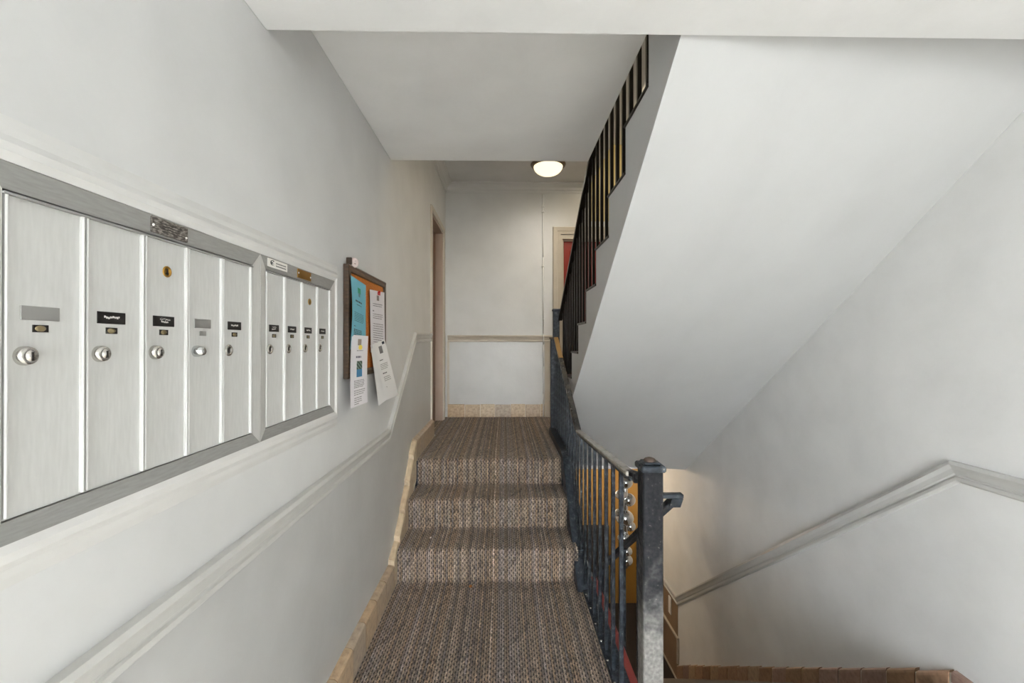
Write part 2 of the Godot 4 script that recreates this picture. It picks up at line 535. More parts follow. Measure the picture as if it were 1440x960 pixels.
	struct("ceiling_003", st, M.wall, "high ceiling over the landing with the dome lamp", "ceiling")
	st = mb()
	box(st, 0.95, 1.83, 3.55, 3.7, 1.2, 4.85)
	box(st, -0.645, 1.83, 2.6, 3.7, 1.05, 1.2)
	struct("ceiling_004", st, M.wall, "top of the stairwell above the upper flight", "ceiling")
	# well below: side wall, bottom floor, far wall
	st = mb()
	box(st, 0.40, 0.53, -2.4, -0.2, 1.6, 6.2)
	box(st, 0.475, 0.53, -0.2, -0.03, 2.52, 4.42)
	box(st, 0.40, 0.48, -0.2, 0.09, 3.13, 5.0)
	box(st, 0.40, 0.53, -0.2, 0.5, 4.44, 6.2)
	box(st, 0.53, 1.83, -2.4, -0.2, 1.55, 1.67)
	struct("wall_well", st, M.white_wall, "side wall of the well under the short flight", "wall")
	st = mb()
	box(st, 0.53, 1.83, -2.35, -2.19, 1.75, 6.2)
	struct("floor_001", st, M.dark_floor, "dark floor of the lower landing", "floor")
	st = mb()
	box(st, 0.53, 1.83, -2.2, 0.546, 6.0, 6.2)
	var lowback := struct("wall_back_001", st, M.gold_paint, "golden tan end wall of the lower landing", "wall")
	st = mb()
	box(st, 0.53, 1.42, -2.19, -1.12, 5.96, 6.0, 0.004)  # flat dark panel before the lower part of the end wall
	tag(obj("dark_panel", st, M.dark_floor, lowback), "flat dark brown panel")
	st = mb()
	box(st, 0.40, 1.83, 0.08, 0.5, 5.0, 6.2)
	struct("ceiling_005", st, M.wall, "ceiling over the lower landing", "ceiling")
	# landing slab
	st = mb()
	box(st, -0.645, 0.478, 0.09, 0.534, 3.12, 4.85)
	box(st, 0.478, 1.83, 0.09, 0.534, 4.425, 5.0)
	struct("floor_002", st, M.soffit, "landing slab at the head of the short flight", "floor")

func make_trim() -> void:
	# chair rails: top edge at across = 0, running downward
	var cr := [Vector2(0, 0), Vector2(0, 0.020), Vector2(-0.012, 0.024), Vector2(-0.026, 0.017), Vector2(-0.042, 0.013), Vector2(-0.047, 0.008), Vector2(-0.052, 0.008), Vector2(-0.055, 0.014), Vector2(-0.066, 0.015), Vector2(-0.072, 0.010), Vector2(-0.075, 0.0)]
	var st := mb()
	moulding(st, [Vector2(-4.59, 0.872), Vector2(2.44, 0.884), Vector2(3.162, 1.432), Vector2(3.86, 1.443)], cr, on_left)
	struct("trim_1", st, M.trim, "painted chair rail on the left wall, stepping up beside the short flight", "chair rail")
	st = mb()
	var wide: Array = []
	for q in cr: wide.append(Vector2(q.x * 1.1, q.y))
	moulding(st, [Vector2(-4.59, 0.879), Vector2(1.766, 0.879), Vector2(4.646, -1.323), Vector2(5.99, -1.323)], wide, on_right)
	struct("trim_2", st, M.trim, "chair rail on the right wall, sloping down with the lower flight", "chair rail")
	st = mb()
	moulding(st, [Vector2(-0.62, 1.442), Vector2(0.533, 1.442)], cr, on_back)
	struct("trim_3", st, M.tan_trim, "chair rail across the landing end wall", "chair rail")
	st = mb()
	box(st, -0.625, -0.600, 0.66, 1.37, 4.838, 4.852)
	box(st, 0.445, 0.533, 0.546, 1.37, 4.838, 4.852)
	struct("trim_4", st, M.tan_trim, "flat tan upright strips edging the grey panel on the landing", "trim")
	# crown moulding: bottom edge at across = 0 up to the ceiling
	var crown := [Vector2(-0.10, 0.0), Vector2(-0.10, 0.010), Vector2(-0.075, 0.012), Vector2(-0.07, 0.022), Vector2(-0.045, 0.028), Vector2(-0.022, 0.055), Vector2(-0.016, 0.072), Vector2(0.0, 0.075), Vector2(0.0, 0.0)]
	st = mb()
	moulding(st, [Vector2(-0.63, 3.106), Vector2(0.95, 3.106)], crown, on_back)
	moulding(st, [Vector2(2.6, 3.106), Vector2(4.85, 3.106)], crown, on_left)
	struct("trim_5", st, M.wall, "crown moulding round the landing ceiling", "crown moulding")
	# raised painted surround of the mailboxes
	st = mb()
	var sur := [Vector2(-0.002, 0.0), Vector2(-0.002, 0.016), Vector2(0.010, 0.021), Vector2(0.022, 0.019), Vector2(0.034, 0.010), Vector2(0.046, 0.007), Vector2(0.062, 0.0)]
	moulding(st, [Vector2(0.526, 1.102), Vector2(0.526, 1.590), Vector2(1.648, 1.590), Vector2(1.648, 1.102)], sur, on_left, true)
	struct("trim_6", st, M.white_trim, "white painted moulding framing the two mailbox banks", "trim")
	# doorway on the left of the landing
	var d1 := shell("door_1", "brown door set back in the doorway on the left of the landing", "door")
	st = mb()
	box(st, -0.76, -0.72, 0.546, 2.51, 3.93, 4.62)
	obj("door_leaf", st, M.brown_door, d1)
	st = mb()
	box(st, -0.72, -0.643, 0.546, 2.525, 3.905, 3.93)
	box(st, -0.72, -0.643, 0.546, 2.525, 4.62, 4.645)
	box(st, -0.72, -0.643, 2.50, 2.525, 3.93, 4.62)
	tag(obj("jamb", st, M.jamb, d1), "pinkish tan painted jamb")
	st = mb()
	moulding(st, [Vector2(3.915, 0.55), Vector2(3.915, 2.515), Vector2(4.635, 2.515), Vector2(4.635, 0.55)], [Vector2(0, 0), Vector2(0, 0.012), Vector2(0.02, 0.012), Vector2(0.024, 0.016), Vector2(0.05, 0.018), Vector2(0.055, 0)], on_left)
	tag(obj("casing", st, M.tan_trim, d1), "tan painted casing")
	# red panelled door at the back
	var d2 := shell("door_2", "red panelled door in the landing end wall behind the upper railing", "door")
	st = mb()
	box(st, 0.645, 1.395, 0.55, 2.50, 4.91, 4.955)
	obj("door_leaf", st, M.red_door, d2)
	for r in [[0.70, 1.18], [1.30, 1.92], [2.04, 2.40]]:
		for c in [[0.73, 0.97], [1.07, 1.31]]:
			st = mb()
			box(st, c[0], c[1], r[0], r[1], 4.902, 4.915, 0.006)
			box(st, c[0] + 0.035, c[1] - 0.035, r[0] + 0.035, r[1] - 0.035, 4.895, 4.91, 0.006)
			obj("panel", st, M.red_door, d2)
	st = mb()
	box(st, 0.611, 0.645, 0.546, 2.55, 4.85, 5.0)
	box(st, 1.395, 1.43, 0.546, 2.55, 4.85, 5.0)
	box(st, 0.645, 1.395, 2.505, 2.55, 4.85, 5.0)
	box(st, 0.645, 0.66, 0.546, 2.505, 4.88, 4.905)
	box(st, 0.66, 1.395, 2.488, 2.505, 4.88, 4.905)
	tag(obj("jamb", st, M.tan_trim, d2), "tan painted jamb")
	st = mb()
	moulding(st, [Vector2(0.618, 0.55), Vector2(0.618, 2.555), Vector2(1.423, 2.555), Vector2(1.423, 0.55)], [Vector2(0, 0), Vector2(0, 0.014), Vector2(0.03, 0.014), Vector2(0.034, 0.02), Vector2(0.075, 0.022), Vector2(0.085, 0)], on_back)
	tag(obj("casing", st, M.tan_trim, d2), "tan painted casing")
	st = mb(true)
	lathe(st, [Vector2(0, 0.0), Vector2(0.028, 0.0), Vector2(0.028, 0.008), Vector2(0.012, 0.012), Vector2(0.012, 0.035), Vector2(0.027, 0.048), Vector2(0.025, 0.062), Vector2(0, 0.066)], v(1.34, 1.5, 4.91), v(0, 0, -1), 16)
	tag(obj("door_knob", st, M.brass, d2), "brass door knob")

# one tile of a skirting: a slab whose top slopes from ya to yb, with a bullnose front
func tile_mesh(wall_x: float, side: float, d0: float, d1: float, ya: float, yb: float, drop0: float, drop1: float, t := 0.024) -> SurfaceTool:
	var st := mb()
	var prof := [Vector2(0, 0), Vector2(0.35, 0.0), Vector2(0.75, -0.003), Vector2(0.95, -0.010), Vector2(1.0, -0.022)]
	var A: Array = []
	var B: Array = []
	for p in prof:
		A.append(v(wall_x + side * t * p.x, ya + p.y, d0))
		B.append(v(wall_x + side * t * p.x, yb + p.y, d1))
	A.append(v(wall_x + side * t, ya - drop0, d0))
	B.append(v(wall_x + side * t, yb - drop1, d1))
	for i in A.size() - 1:
		quad(st, A[i], B[i], B[i + 1], A[i + 1], Vector3(side * (0.1 + i), 2.0 - i * 0.4, 0))
	var ca := v(wall_x, ya - drop0, d0)
	var cb := v(wall_x, yb - drop1, d1)
	for i in A.size() - 1:
		tri(st, ca, A[i], A[i + 1], Vector3(0, 0, 1))
		tri(st, cb, B[i], B[i + 1], Vector3(0, 0, -1))
	return st

func make_tiles() -> void:
	rng.seed = 5
	var base := shell("baseboard_left", "row of tan quarry tiles along the foot of the left wall and up the stairs", "baseboard")
	var st := mb()
	box(st, -0.645, -0.6105, -0.01, 0.104, 0.3, 2.455)
	box(st, -0.645, -0.6105, 0.546, 0.660, 3.08, 3.86)
	prism(st, PackedVector2Array([Vector2(2.455, -0.01), Vector2(2.455, 0.09), Vector2(2.60, 0.175), Vector2(2.85, 0.40), Vector2(3.08, 0.64), Vector2(3.08, 0.4)]), -0.645, -0.612)
	obj("grout", st, M.grout, base)
	var g := 0.0022
	for i in 13:
		var a := 0.3 + i * 0.1658
		obj("tile", tile_mesh(-0.645, 1, a + g, a + 0.1658 - g, 0.13 + rng.randf_range(-0.002, 0.002), 0.13, 0.14, 0.14, 0.037), M.tiles[rng.randi() % 6], base)
	var js := [[2.457, 0.135], [2.585, 0.213], [2.715, 0.325], [2.85, 0.452], [2.975, 0.590], [3.075, 0.685]]
	for i in 5:
		var s: Array = js[i]
		var e: Array = js[i + 1]
		obj("tile", tile_mesh(-0.645, 1, s[0] + g * 1.4, e[0] - g * 1.4, s[1] + 0.020, e[1] - 0.008, 0.2, 0.26, 0.037), M.tiles[rng.randi() % 6], base)
	for i in 5:
		var a := 3.08 + i * 0.156
		obj("tile", tile_mesh(-0.645, 1, a + g, a + 0.156 - g, 0.686, 0.686, 0.15, 0.15, 0.037), M.tiles[rng.randi() % 6], base)
	# landing end wall
	base = shell("baseboard_back", "row of tan tiles along the foot of the landing end wall", "baseboard")
	st = mb()
	box(st, -0.62, 0.44, 0.54, 0.68, 4.834, 4.85)
	obj("grout", st, M.grout, base)
	var xs := [-0.62, -0.43, -0.262, -0.10, 0.07, 0.232, 0.402, 0.445]
	var order := [4, 0, 3, 5, 1, 2, 0]
	for i in 7:
		st = mb()
		box(st, xs[i] + g, xs[i + 1] - g, 0.546, 0.685 + (0.002 if i % 2 == 0 else -0.002), 4.829, 4.85, 0.004)
		obj("tile", st, M.tiles[order[i]], base)
	# right wall: tiles sheared along the slope of the lower flight
	base = shell("baseboard_right", "row of brown quarry tiles along the foot of the right wall, sloping down with the lower flight", "baseboard")
	st = mb()
	prism(st, PackedVector2Array([Vector2(1.2, 0.026), Vector2(1.755, 0.026), Vector2(4.6, -2.02), Vector2(4.6, -2.3), Vector2(1.755, -0.26), Vector2(1.2, -0.011)]), 1.811, 1.83)
	obj("grout", st, M.grout, base)
	var k := 0
	var n := 19
	for i in n:
		var a := 1.762 + (4.592 - 1.762) * i / n
		var b := 1.762 + (4.592 - 1.762) * (i + 1) / n
		var ya := 0.034 - (a - 1.762) * 0.7229
		var yb := 0.034 - (b - 1.762) * 0.7229
		var j := rng.randf_range(-0.004, 0.004)
		obj("tile", tile_mesh(1.83, -1, a + g * 1.6, b - g * 1.6, ya + j, yb + j, 0.3, 0.3, 0.022 + rng.randf_range(0, 0.004)), M.dark_tiles[rng.randi() % 6], base)
		k += 1
	for i in 4:
		var a := 1.757 - (i + 1) * 0.152
		obj("tile", tile_mesh(1.83, -1, a + g, a + 0.152 - g, 0.034, 0.034, 0.045, 0.045), M.dark_tiles[rng.randi() % 6], base)
	# tall brown skirting of the lower landing
	st = mb()
	box(st, 1.815, 1.83, -2.19, -1.75, 4.605, 5.99)
	var o := struct("baseboard_right_001", st, M.brown_paint, "tall brown skirting board beside the lower landing", "baseboard")
	st = mb()
	box(st, 1.808, 1.83, -1.75, -1.732, 4.59, 5.99)
	box(st, 1.808, 1.83, -2.0, -1.75, 4.588, 4.606)
	box(st, 1.808, 1.83, -2.19, -2.165, 4.606, 5.99)
	tag(obj("edging", st, M.tan_trim, o), "pale edging strip")

# ------------------------------------------------------------------ stairs and carpet
func make_stairs() -> void:
	# short flight of three risers
	var t := thing("short_staircase", "three-step staircase under the ribbed brown carpet, rising to the landing", "staircase", v(-0.08, -0.012, 2.52))
	var st := mb()
	var zs := [2.515, 2.808, 3.10]
	for i in 3:
		st = mb()
		box(st, -0.628, 0.474, -0.19, 0.182 * (i + 1) - 0.014, zs[i] + 0.012, (zs[i + 1] + 0.012) if i < 2 else 3.12)
		obj("step", st, M.iron, t)
	# upper flight: eleven risers from the landing up to the floor above
	var u := thing("upper_staircase", "white plastered flight rising overhead on the right with a smooth sloping underside", "staircase", v(1.16, 0.546, 4.05))
	var zig: Array = [Vector2(4.422, 0.534), Vector2(4.045, 0.534)]
	for i in 10:
		var d := 4.045 - 0.2845 * i
		zig.append(Vector2(d, 0.546 + 0.1883 * (i + 1) - 0.014))
		zig.append(Vector2(d - 0.2845, 0.546 + 0.1883 * (i + 1) - 0.014))
	zig.append(Vector2(1.207, 2.595))
	zig[zig.size() - 2] = Vector2(1.207, zig[zig.size() - 2].y)
	st = mb()
	var xl := 0.49
	var xr := 1.829
	for s in [[xl, -1.0, 2.2135, 0.150], [xr, 1.0, 2.40, 0.080]]:
		var poly := PackedVector2Array()
		for p in zig: poly.append(p)
		poly.append(Vector2(1.207, s[2]))
		poly.append(Vector2(4.422, s[3]))
		var idx := Geometry2D.triangulate_polygon(poly)
		for i in range(0, idx.size(), 3):
			tri(st, v(s[0], poly[idx[i]].y, poly[idx[i]].x), v(s[0], poly[idx[i + 1]].y, poly[idx[i + 1]].x), v(s[0], poly[idx[i + 2]].y, poly[idx[i + 2]].x), Vector3(s[1], 0, 0))
	for i in zig.size() - 1:
		var a: Vector2 = zig[i]
		var b: Vector2 = zig[i + 1]
		quad(st, v(xl, a.y, a.x), v(xr, a.y, a.x), v(xr, b.y, b.x), v(xl, b.y, b.x), Vector3(0, 1, -1))
	quad(st, v(xl, 0.534, 4.422), v(xr, 0.534, 4.422), v(xr, 0.08, 4.422), v(xl, 0.15, 4.422), Vector3(0, 0, -1))
	quad(st, v(xl, 2.595, 1.207), v(xr, 2.595, 1.207), v(xr, 2.4, 1.207), v(xl, 2.2135, 1.207), Vector3(0, 0, 1))
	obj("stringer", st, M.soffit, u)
	st = mb(true)
	var nu := 12
	var nv := 24
	var P := func(i: int, j: int) -> Vector3:
		var a := float(i) / nu
		var b := float(j) / nv
		return v(lerpf(xl, xr, a), lerpf(lerpf(2.2135, 2.40, a), lerpf(0.150, 0.080, a), b), lerpf(1.207, 4.422, b))
	for i in nu:
		for j in nv:
			quad(st, P.call(i, j), P.call(i + 1, j), P.call(i + 1, j + 1), P.call(i, j + 1), Vector3(0, -1, 0))
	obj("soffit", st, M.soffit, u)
	for i in 10:
		var d := 4.045 - 0.2845 * i
		var y := 0.546 + 0.1883 * (i + 1)
		st = mb()
		box(st, 0.484, 1.828, y - 0.014, y, d - 0.2845 - (0.0 if i < 9 else -0.01), d + 0.014, 0.004)
		obj("tread", st, M.tread, u)
	# lower flight: twelve risers down from the lobby to the lower landing
	var w := thing("lower_staircase", "bare brown-grey flight going down on the right beyond the railing", "staircase", v(1.18, -2.19, 4.6))
	for i in 12:
		var d := 1.775 + 0.2377 * i
		st = mb()
		box(st, 0.532, 1.828, -2.19, -0.06 - 0.1775 * (i + 1), d - 0.09, d + 0.2377)
		box(st, 0.532, 1.805, -0.06 - 0.1775 * (i + 1), -0.052 - 0.1775 * (i + 1), d - 0.09, d + 0.25, 0.003)
		obj("step", st, M.stone, w)

func make_carpet() -> void:
	var prof: Array = [Vector3(1.2, 0.002, 0.452), Vector3(1.23, 0.003, 0.452), Vector3(1.8, 0.0, 0.452), Vector3(2.485, 0.0, 0.428)]
	var zs := [2.515, 2.808, 3.10]
	var xr := [0.424, 0.412, 0.404]
	for i in 3:
		var y0 := 0.182 * i
		var y1 := 0.182 * (i + 1)
		var x: float = xr[i]
		var d: float = zs[i]
		prof.append(Vector3(d - 0.006, y0 + 0.001, x))
		prof.append(Vector3(d + 0.004, y0 + 0.005, x))
		prof.append(Vector3(d + 0.008, y0 + 0.018, x))
		prof.append(Vector3(d + 0.004, y1 - 0.06, x))
		for a in [0, 18, 36, 54, 72, 90]:
			var r := deg_to_rad(a)
			prof.append(Vector3(d + 0.024 - 0.026 * cos(r), y1 - 0.028 + 0.028 * sin(r), x))
		if i < 2: prof.append(Vector3(zs[i + 1] - 0.04, y1, xr[i + 1]))
	prof.append(Vector3(3.5, 0.546, 0.404))
	prof.append(Vector3(3.93, 0.546, 0.41))
	prof.append(Vector3(4.06, 0.546, 0.46))
	prof.append(Vector3(4.83, 0.546, 0.46))
	var st := mb(true)
	var s := 0.0
	for i in prof.size() - 1:
		var a: Vector3 = prof[i]
		var b: Vector3 = prof[i + 1]
		var l := Vector2(b.x - a.x, b.y - a.y).length()
		var xl := -0.606
		var p := [v(xl, a.y, a.x), v(a.z, a.y, a.x), v(b.z, b.y, b.x), v(xl, b.y, b.x)]
		var uv := [Vector2(xl / 0.6, s / 0.6), Vector2(a.z / 0.6, s / 0.6), Vector2(b.z / 0.6, (s + l) / 0.6), Vector2(xl / 0.6, (s + l) / 0.6)]
		uvquad(st, p, uv, Vector3(0, b.x - a.x + 0.001, b.y - a.y + 0.001))
		s += l
	uvquad(st, [v(0.46, 0.546, 4.06), v(1.82, 0.546, 4.06), v(1.82, 0.546, 4.83), v(0.46, 0.546, 4.83)], [Vector2(0.68, 4), Vector2(3, 4), Vector2(3, 5.3), Vector2(0.68, 5.3)], Vector3.UP)
	tag(obj("stair_carpet", st, M.carpet), "ribbed brown and grey loop-pile carpet running up the short flight", "carpet")
	st = mb(true)
	uvquad(st, [v(-0.72, 0.5465, 3.91), v(-0.60, 0.5465, 3.91), v(-0.60, 0.5465, 4.84), v(-0.72, 0.5465, 4.84)], [Vector2(-1.2, 3), Vector2(-1.0, 3), Vector2(-1.0, 4.5), Vector2(-1.2, 4.5)], Vector3.UP)
	struct("floor_004", st, M.carpet, "ribbed carpet in the doorway on the left of the landing", "floor")

# ------------------------------------------------------------------ railings
func make_railings() -> void:
	# railing of the lobby and the short flight
	var t := thing("lobby_railing", "black iron railing with worn square newel beside the short carpeted flight", "railing", v(0.46, 0.0, 2.6))
	var st := mb()
	box(st, 0.460, 0.527, -0.012, 0.934, 1.45, 1.517, 0.004)
	var np := obj("newel_post", st, M.worn_iron, t)
	st = mb()
	box(st, 0.452, 0.535, 0.929, 0.951, 1.442, 1.525, 0.005)
	box(st, 0.464, 0.523, 0.949, 0.959, 1.454, 1.513, 0.005)
	obj("post_cap", st, M.iron, np)
	st = mb(true)
	lathe(st, [Vector2(0.020, 0.0), Vector2(0.021, 0.004), Vector2(0.016, 0.010), Vector2(0.008, 0.013), Vector2(0, 0.014)], v(0.492, 0.958, 1.484), Vector3.UP, 14)
	tag(obj("cap_knob", st, M.rust, np), "rusty brown cap button")
	var A := v(0.450, 0.893, 1.56)
	var B := v(0.446, 0.828, 2.65)
	var C := v(0.462, 1.402, 3.93)
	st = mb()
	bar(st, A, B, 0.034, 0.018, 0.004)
	tag(obj("handrail", st, M.sheen_rail, t), "level stretch of the handrail with its pale grey reflection painted in")
	st = mb()
	bar(st, B, C, 0.036, 0.018, 0.004)
	obj("handrail", st, M.rail, t)
	st = mb()
	bar(st, A + Vector3(0, -0.016, 0), B + Vector3(0, -0.016, 0), 0.014, 0.016)
	bar(st, B + Vector3(0, -0.016, 0), C + Vector3(0, -0.016, 0), 0.014, 0.016)
	obj("under_rail", st, M.iron, t)
	st = mb()
	bar(st, B.lerp(C, 0.70) + Vector3(0, 0.002, 0), B.lerp(C, 1.0) + Vector3(0, 0.002, 0), 0.038, 0.018, 0.004)
	tag(obj("bare_rail_end", st, M.gold_rail, t), "golden brown bare upper end of the handrail")
	st = mb()
	bar(st, v(0.45, 0.892, 1.585), v(0.470, 0.898, 1.515), 0.03, 0.02, 0.004)
	box(st, 0.448, 0.474, 0.872, 0.906, 1.517, 1.535, 0.003)
	obj("rail_bracket", st, M.worn_iron, t)
	st = mb()
	box(st, 0.415, 0.462, 0.535, 1.395, 3.93, 3.98, 0.004)
	var ep := obj("end_post", st, M.iron, t)
	st = mb()
	box(st, 0.408, 0.466, 1.393, 1.407, 3.925, 3.985, 0.003)
	obj("post_cap", st, M.rust, ep)
	# floor channel and the black stringer of the short flight
	st = mb()
	box(st, 0.430, 0.500, -0.011, 0.014, 1.53, 2.56, 0.003)
	obj("base_channel", st, M.iron, t)
	st = mb()
	prism(st, PackedVector2Array([Vector2(2.40, -0.011), Vector2(2.40, 0.02), Vector2(2.52, 0.11), Vector2(3.02, 0.575), Vector2(3.12, 0.60), Vector2(3.95, 0.60), Vector2(3.95, 0.50), Vector2(3.125, 0.50), Vector2(2.58, -0.011)]), 0.402, 0.474)
	obj("stringer_plate", st, M.iron, t)
	var n := 19
	for i in n:
		var d := 1.69 + 0.1225 * i
		if d > 3.9: break
		var top: Vector3
		if d < 2.65: top = A.lerp(B, (d - 1.56) / 1.09)
		else: top = B.lerp(C, (d - 2.65) / 1.28)
		var foot := 0.012
		if d > 2.42: foot = minf(0.03 + (d - 2.42) * 0.9, 0.595)
		st = mb()
		box(st, top.x - 0.0075, top.x + 0.0075, foot, top.y - 0.022, d - 0.0075, d + 0.0075)
		obj("baluster", st, M.iron, t)
	for i in 7:
		st = mb(true)
		lathe(st, [Vector2(0.006, 0), Vector2(0.006, 0.002), Vector2(0, 0.005)], v(0.438, 0.013, 1.62 + 0.1225 * i), Vector3.UP, 8)
		tag(obj("bolt", st, M.chrome, t), "small pale bolt head")
	# worn red edge of the lobby floor beyond the railing
	st = mb()
	box(st, 0.500, 0.536, -0.03, 0.002, 1.53, 2.56, 0.003)
	struct("trim_7", st, M.red_paint, "worn red painted floor edge beside the railing", "edge")
	# railing of the upper flight
	t = thing("upper_railing", "black iron railing climbing the upper flight from its square landing post", "railing", v(0.5, 0.546, 4.05))
	st = mb()
	box(st, 0.452, 0.511, 0.534, 1.655, 4.05, 4.109, 0.004)
	np = obj("newel_post", st, M.iron, t)
	st = mb()
	box(st, 0.445, 0.518, 1.650, 1.672, 4.043, 4.116, 0.005)
	obj("post_cap", st, M.iron, np)
	var U0 := v(0.515, 1.572, 4.05)
	var U1 := v(0.53, 3.2, 1.43)
	st = mb()
	bar(st, U0, U1, 0.036, 0.03, 0.004)
	obj("handrail", st, M.dark_iron, t)
	for i in 23:
		var d := 3.93 - 0.1105 * i
		var step := int(floor((4.045 - d) / 0.2845)) + 1
		var y0 := 0.546 + 0.1883 * clampi(step, 1, 10)
		var y1 := lerpf(1.572, 3.2, (4.05 - d) / 2.62) - 0.012
		st = mb()
		box(st, 0.522, 0.538, y0 - 0.002, y1, d - 0.008, d + 0.008)
		obj("baluster", st, M.dark_iron, t)
	# railing of the lower flight
	t = thing("lower_railing", "black iron handrail sloping down behind the worn newel along the lower flight", "railing", v(0.58, -0.2, 1.5))
	st = mb()
	bar(st, v(0.582, 0.842, 1.475), v(0.582, -1.19, 4.31), 0.034, 0.022, 0.003)
	obj("handrail", st, M.iron, t)
	st = mb()
	box(st, 0.527, 0.600, 0.838, 0.853, 1.462, 1.487, 0.003)
	prism(st, PackedVector2Array([Vector2(1.462, 0.838), Vector2(1.487, 0.838), Vector2(1.487, 0.80)]), 0.560, 0.598)
	obj("rail_bracket", st, M.iron, t)
	for i in 10:
		var d := 1.90 + 0.2377 * i
		var y1 := 0.842 - (d - 1.475) * 0.7168 - 0.012
		var y0 := -0.053 - 0.1775 * (floorf((d - 1.775) / 0.2377) + 1.0)
		st = mb()
		box(st, 0.574, 0.590, y0, y1, d - 0.008, d + 0.008)
		obj("baluster", st, M.iron, t)

# ------------------------------------------------------------------ mailboxes
func name_image(kind: int) -> StandardMaterial3D:
	var im := Image.create(64, 24, false, Image.FORMAT_RGB8)
	im.fill(Color(0.07, 0.06, 0.055))
	var r := RandomNumberGenerator.new()
	r.seed = 300 + kind
	var rows := [[7, 15, 12, 50]] if kind != 2 else [[3, 7, 18, 50], [10, 17, 22, 44]]
	if kind == 5: rows = [[4, 9, 16, 46], [12, 19, 14, 42]]
	for q in rows:
		var x: int = q[2]
		while x < q[3]:
			var w := r.randi_range(2, 4)
			im.fill_rect(Rect2i(x, q[0] + r.randi_range(0, 3), w, q[1] - q[0] - 3), Color(0.93, 0.92, 0.9))
			im.fill_rect(Rect2i(x, q[0] + r.randi_range(1, 4), w + 1, 2), Color(0.85, 0.84, 0.82))
			x += w + 1
	var m := StandardMaterial3D.new()
	m.albedo_texture = ImageTexture.create_from_image(im)
	m.roughness = 0.5
	return m

func plate(st: SurfaceTool, d0: float, d1: float, y0: float, y1: float, x: float) -> void:
	uvquad(st, [v(x, y0, d0), v(x, y0, d1), v(x, y1, d1), v(x, y1, d0)], [Vector2(0, 1), Vector2(1, 1), Vector2(1, 0), Vector2(0, 0)], Vector3.RIGHT)

func mailbox_door(parent: Node, d0: float, d1: float, y0: float, y1: float, kind: int, badge: bool) -> void:
	var f := -0.6185                                  # front of the door leaf
	var st := mb()
	box(st, -0.634, f, y0, y1, d0 + 0.0018, d1 - 0.0018, 0.001)
	box(st, f - 0.002, f + 0.0045, y0 + 0.002, y1 - 0.001, d0 + 0.0015, d0 + 0.006, 0.0015)
	box(st, f - 0.002, f + 0.0055, y0 + 0.002, y1 - 0.001, d1 - 0.0065, d1 - 0.0018, 0.0015)
	var door := obj("door", st, M.door_metal, parent)
	# name window
	var c := d0 + 0.0475
	st = mb()
	box(st, f - 0.001, f + 0.0012, 1.3885, 1.4075, c - 0.0255, c + 0.0255, 0.0005)
	obj("name_holder", st, M.silver_plate if kind in [0, 3] else M.black_plate, door)
	if not kind in [0, 3]:
		st = mb()
		plate(st, c - 0.0235, c + 0.0225, 1.390, 1.406, f + 0.0016)
		tag(obj("name_strip", st, name_image(kind), door), "black strip with a blurred white name")
	st = mb()
	box(st, f - 0.001, f + 0.001, 1.3725, 1.3825, c - 0.0105, c + 0.0105, 0.0004)
	obj("number_holder", st, M.silver_plate if kind == 3 else M.black_plate, door)
	if kind != 3:
		st = mb(true)
		lathe(st, [Vector2(0.0042, 0), Vector2(0.0042, 0.0008), Vector2(0.002, 0.001), Vector2(0, 0.001)], v(f + 0.001, 1.3775, c - 0.001), Vector3.RIGHT, 12, 1.7)
		tag(obj("number_tag", st, M.dull_brass, door), "small dull brass number tag")
	# lock cylinder
	var lo := v(f, 1.341, d0 + 0.026)
	st = mb(true)
	if kind == 3: lathe(st, [Vector2(0.0115, 0), Vector2(0.0118, 0.006), Vector2(0.0085, 0.017), Vector2(0.006, 0.019), Vector2(0, 0.019)], lo, Vector3.RIGHT, 24)
	elif kind < 3: lathe(st, [Vector2(0.0128, 0), Vector2(0.0128, 0.004), Vector2(0.0115, 0.009), Vector2(0.0078, 0.011), Vector2(0.0074, 0.0105), Vector2(0.0072, 0.0125), Vector2(0, 0.013)], lo, Vector3.RIGHT, 24)
	else: lathe(st, [Vector2(0.0135, 0), Vector2(0.0135, 0.0015), Vector2(0.0115, 0.003), Vector2(0.0078, 0.003), Vector2(0.0074, 0.002), Vector2(0, 0.0022)], lo, Vector3.RIGHT, 24)
	var lk := obj("lock", st, M.bright_chrome if kind == 3 else M.chrome, door)
	if kind != 3:
		var e := 0.0132 if kind < 3 else 0.0024
		st = mb()
		box(st, -0.6185 + e - 0.001, -0.6185 + e + 0.0003, 1.335, 1.346, -lo.z - 0.0012, -lo.z + 0.0012)
		obj("keyway", st, M.keyway, lk)
	if badge:
		var bo := v(f, 1.4915, (d0 + d1) / 2 + 0.002)
		st = mb(true)
		lathe(st, [Vector2(0.0105, 0), Vector2(0.0105, 0.0015), Vector2(0.008, 0.002), Vector2(0.0075, 0.0005), Vector2(0, 0.0005)], bo, Vector3.RIGHT, 20)
		var pl := obj("badge", st, M.brass, door)
		st = mb()
		box(st, f, f + 0.0016, 1.486, 1.497, -bo.z - 0.0014, -bo.z + 0.0014)
		box(st, f, f + 0.0016, 1.486, 1.489, -bo.z - 0.004, -bo.z + 0.003)
		obj("badge_mark", st, M.black_plate, pl)

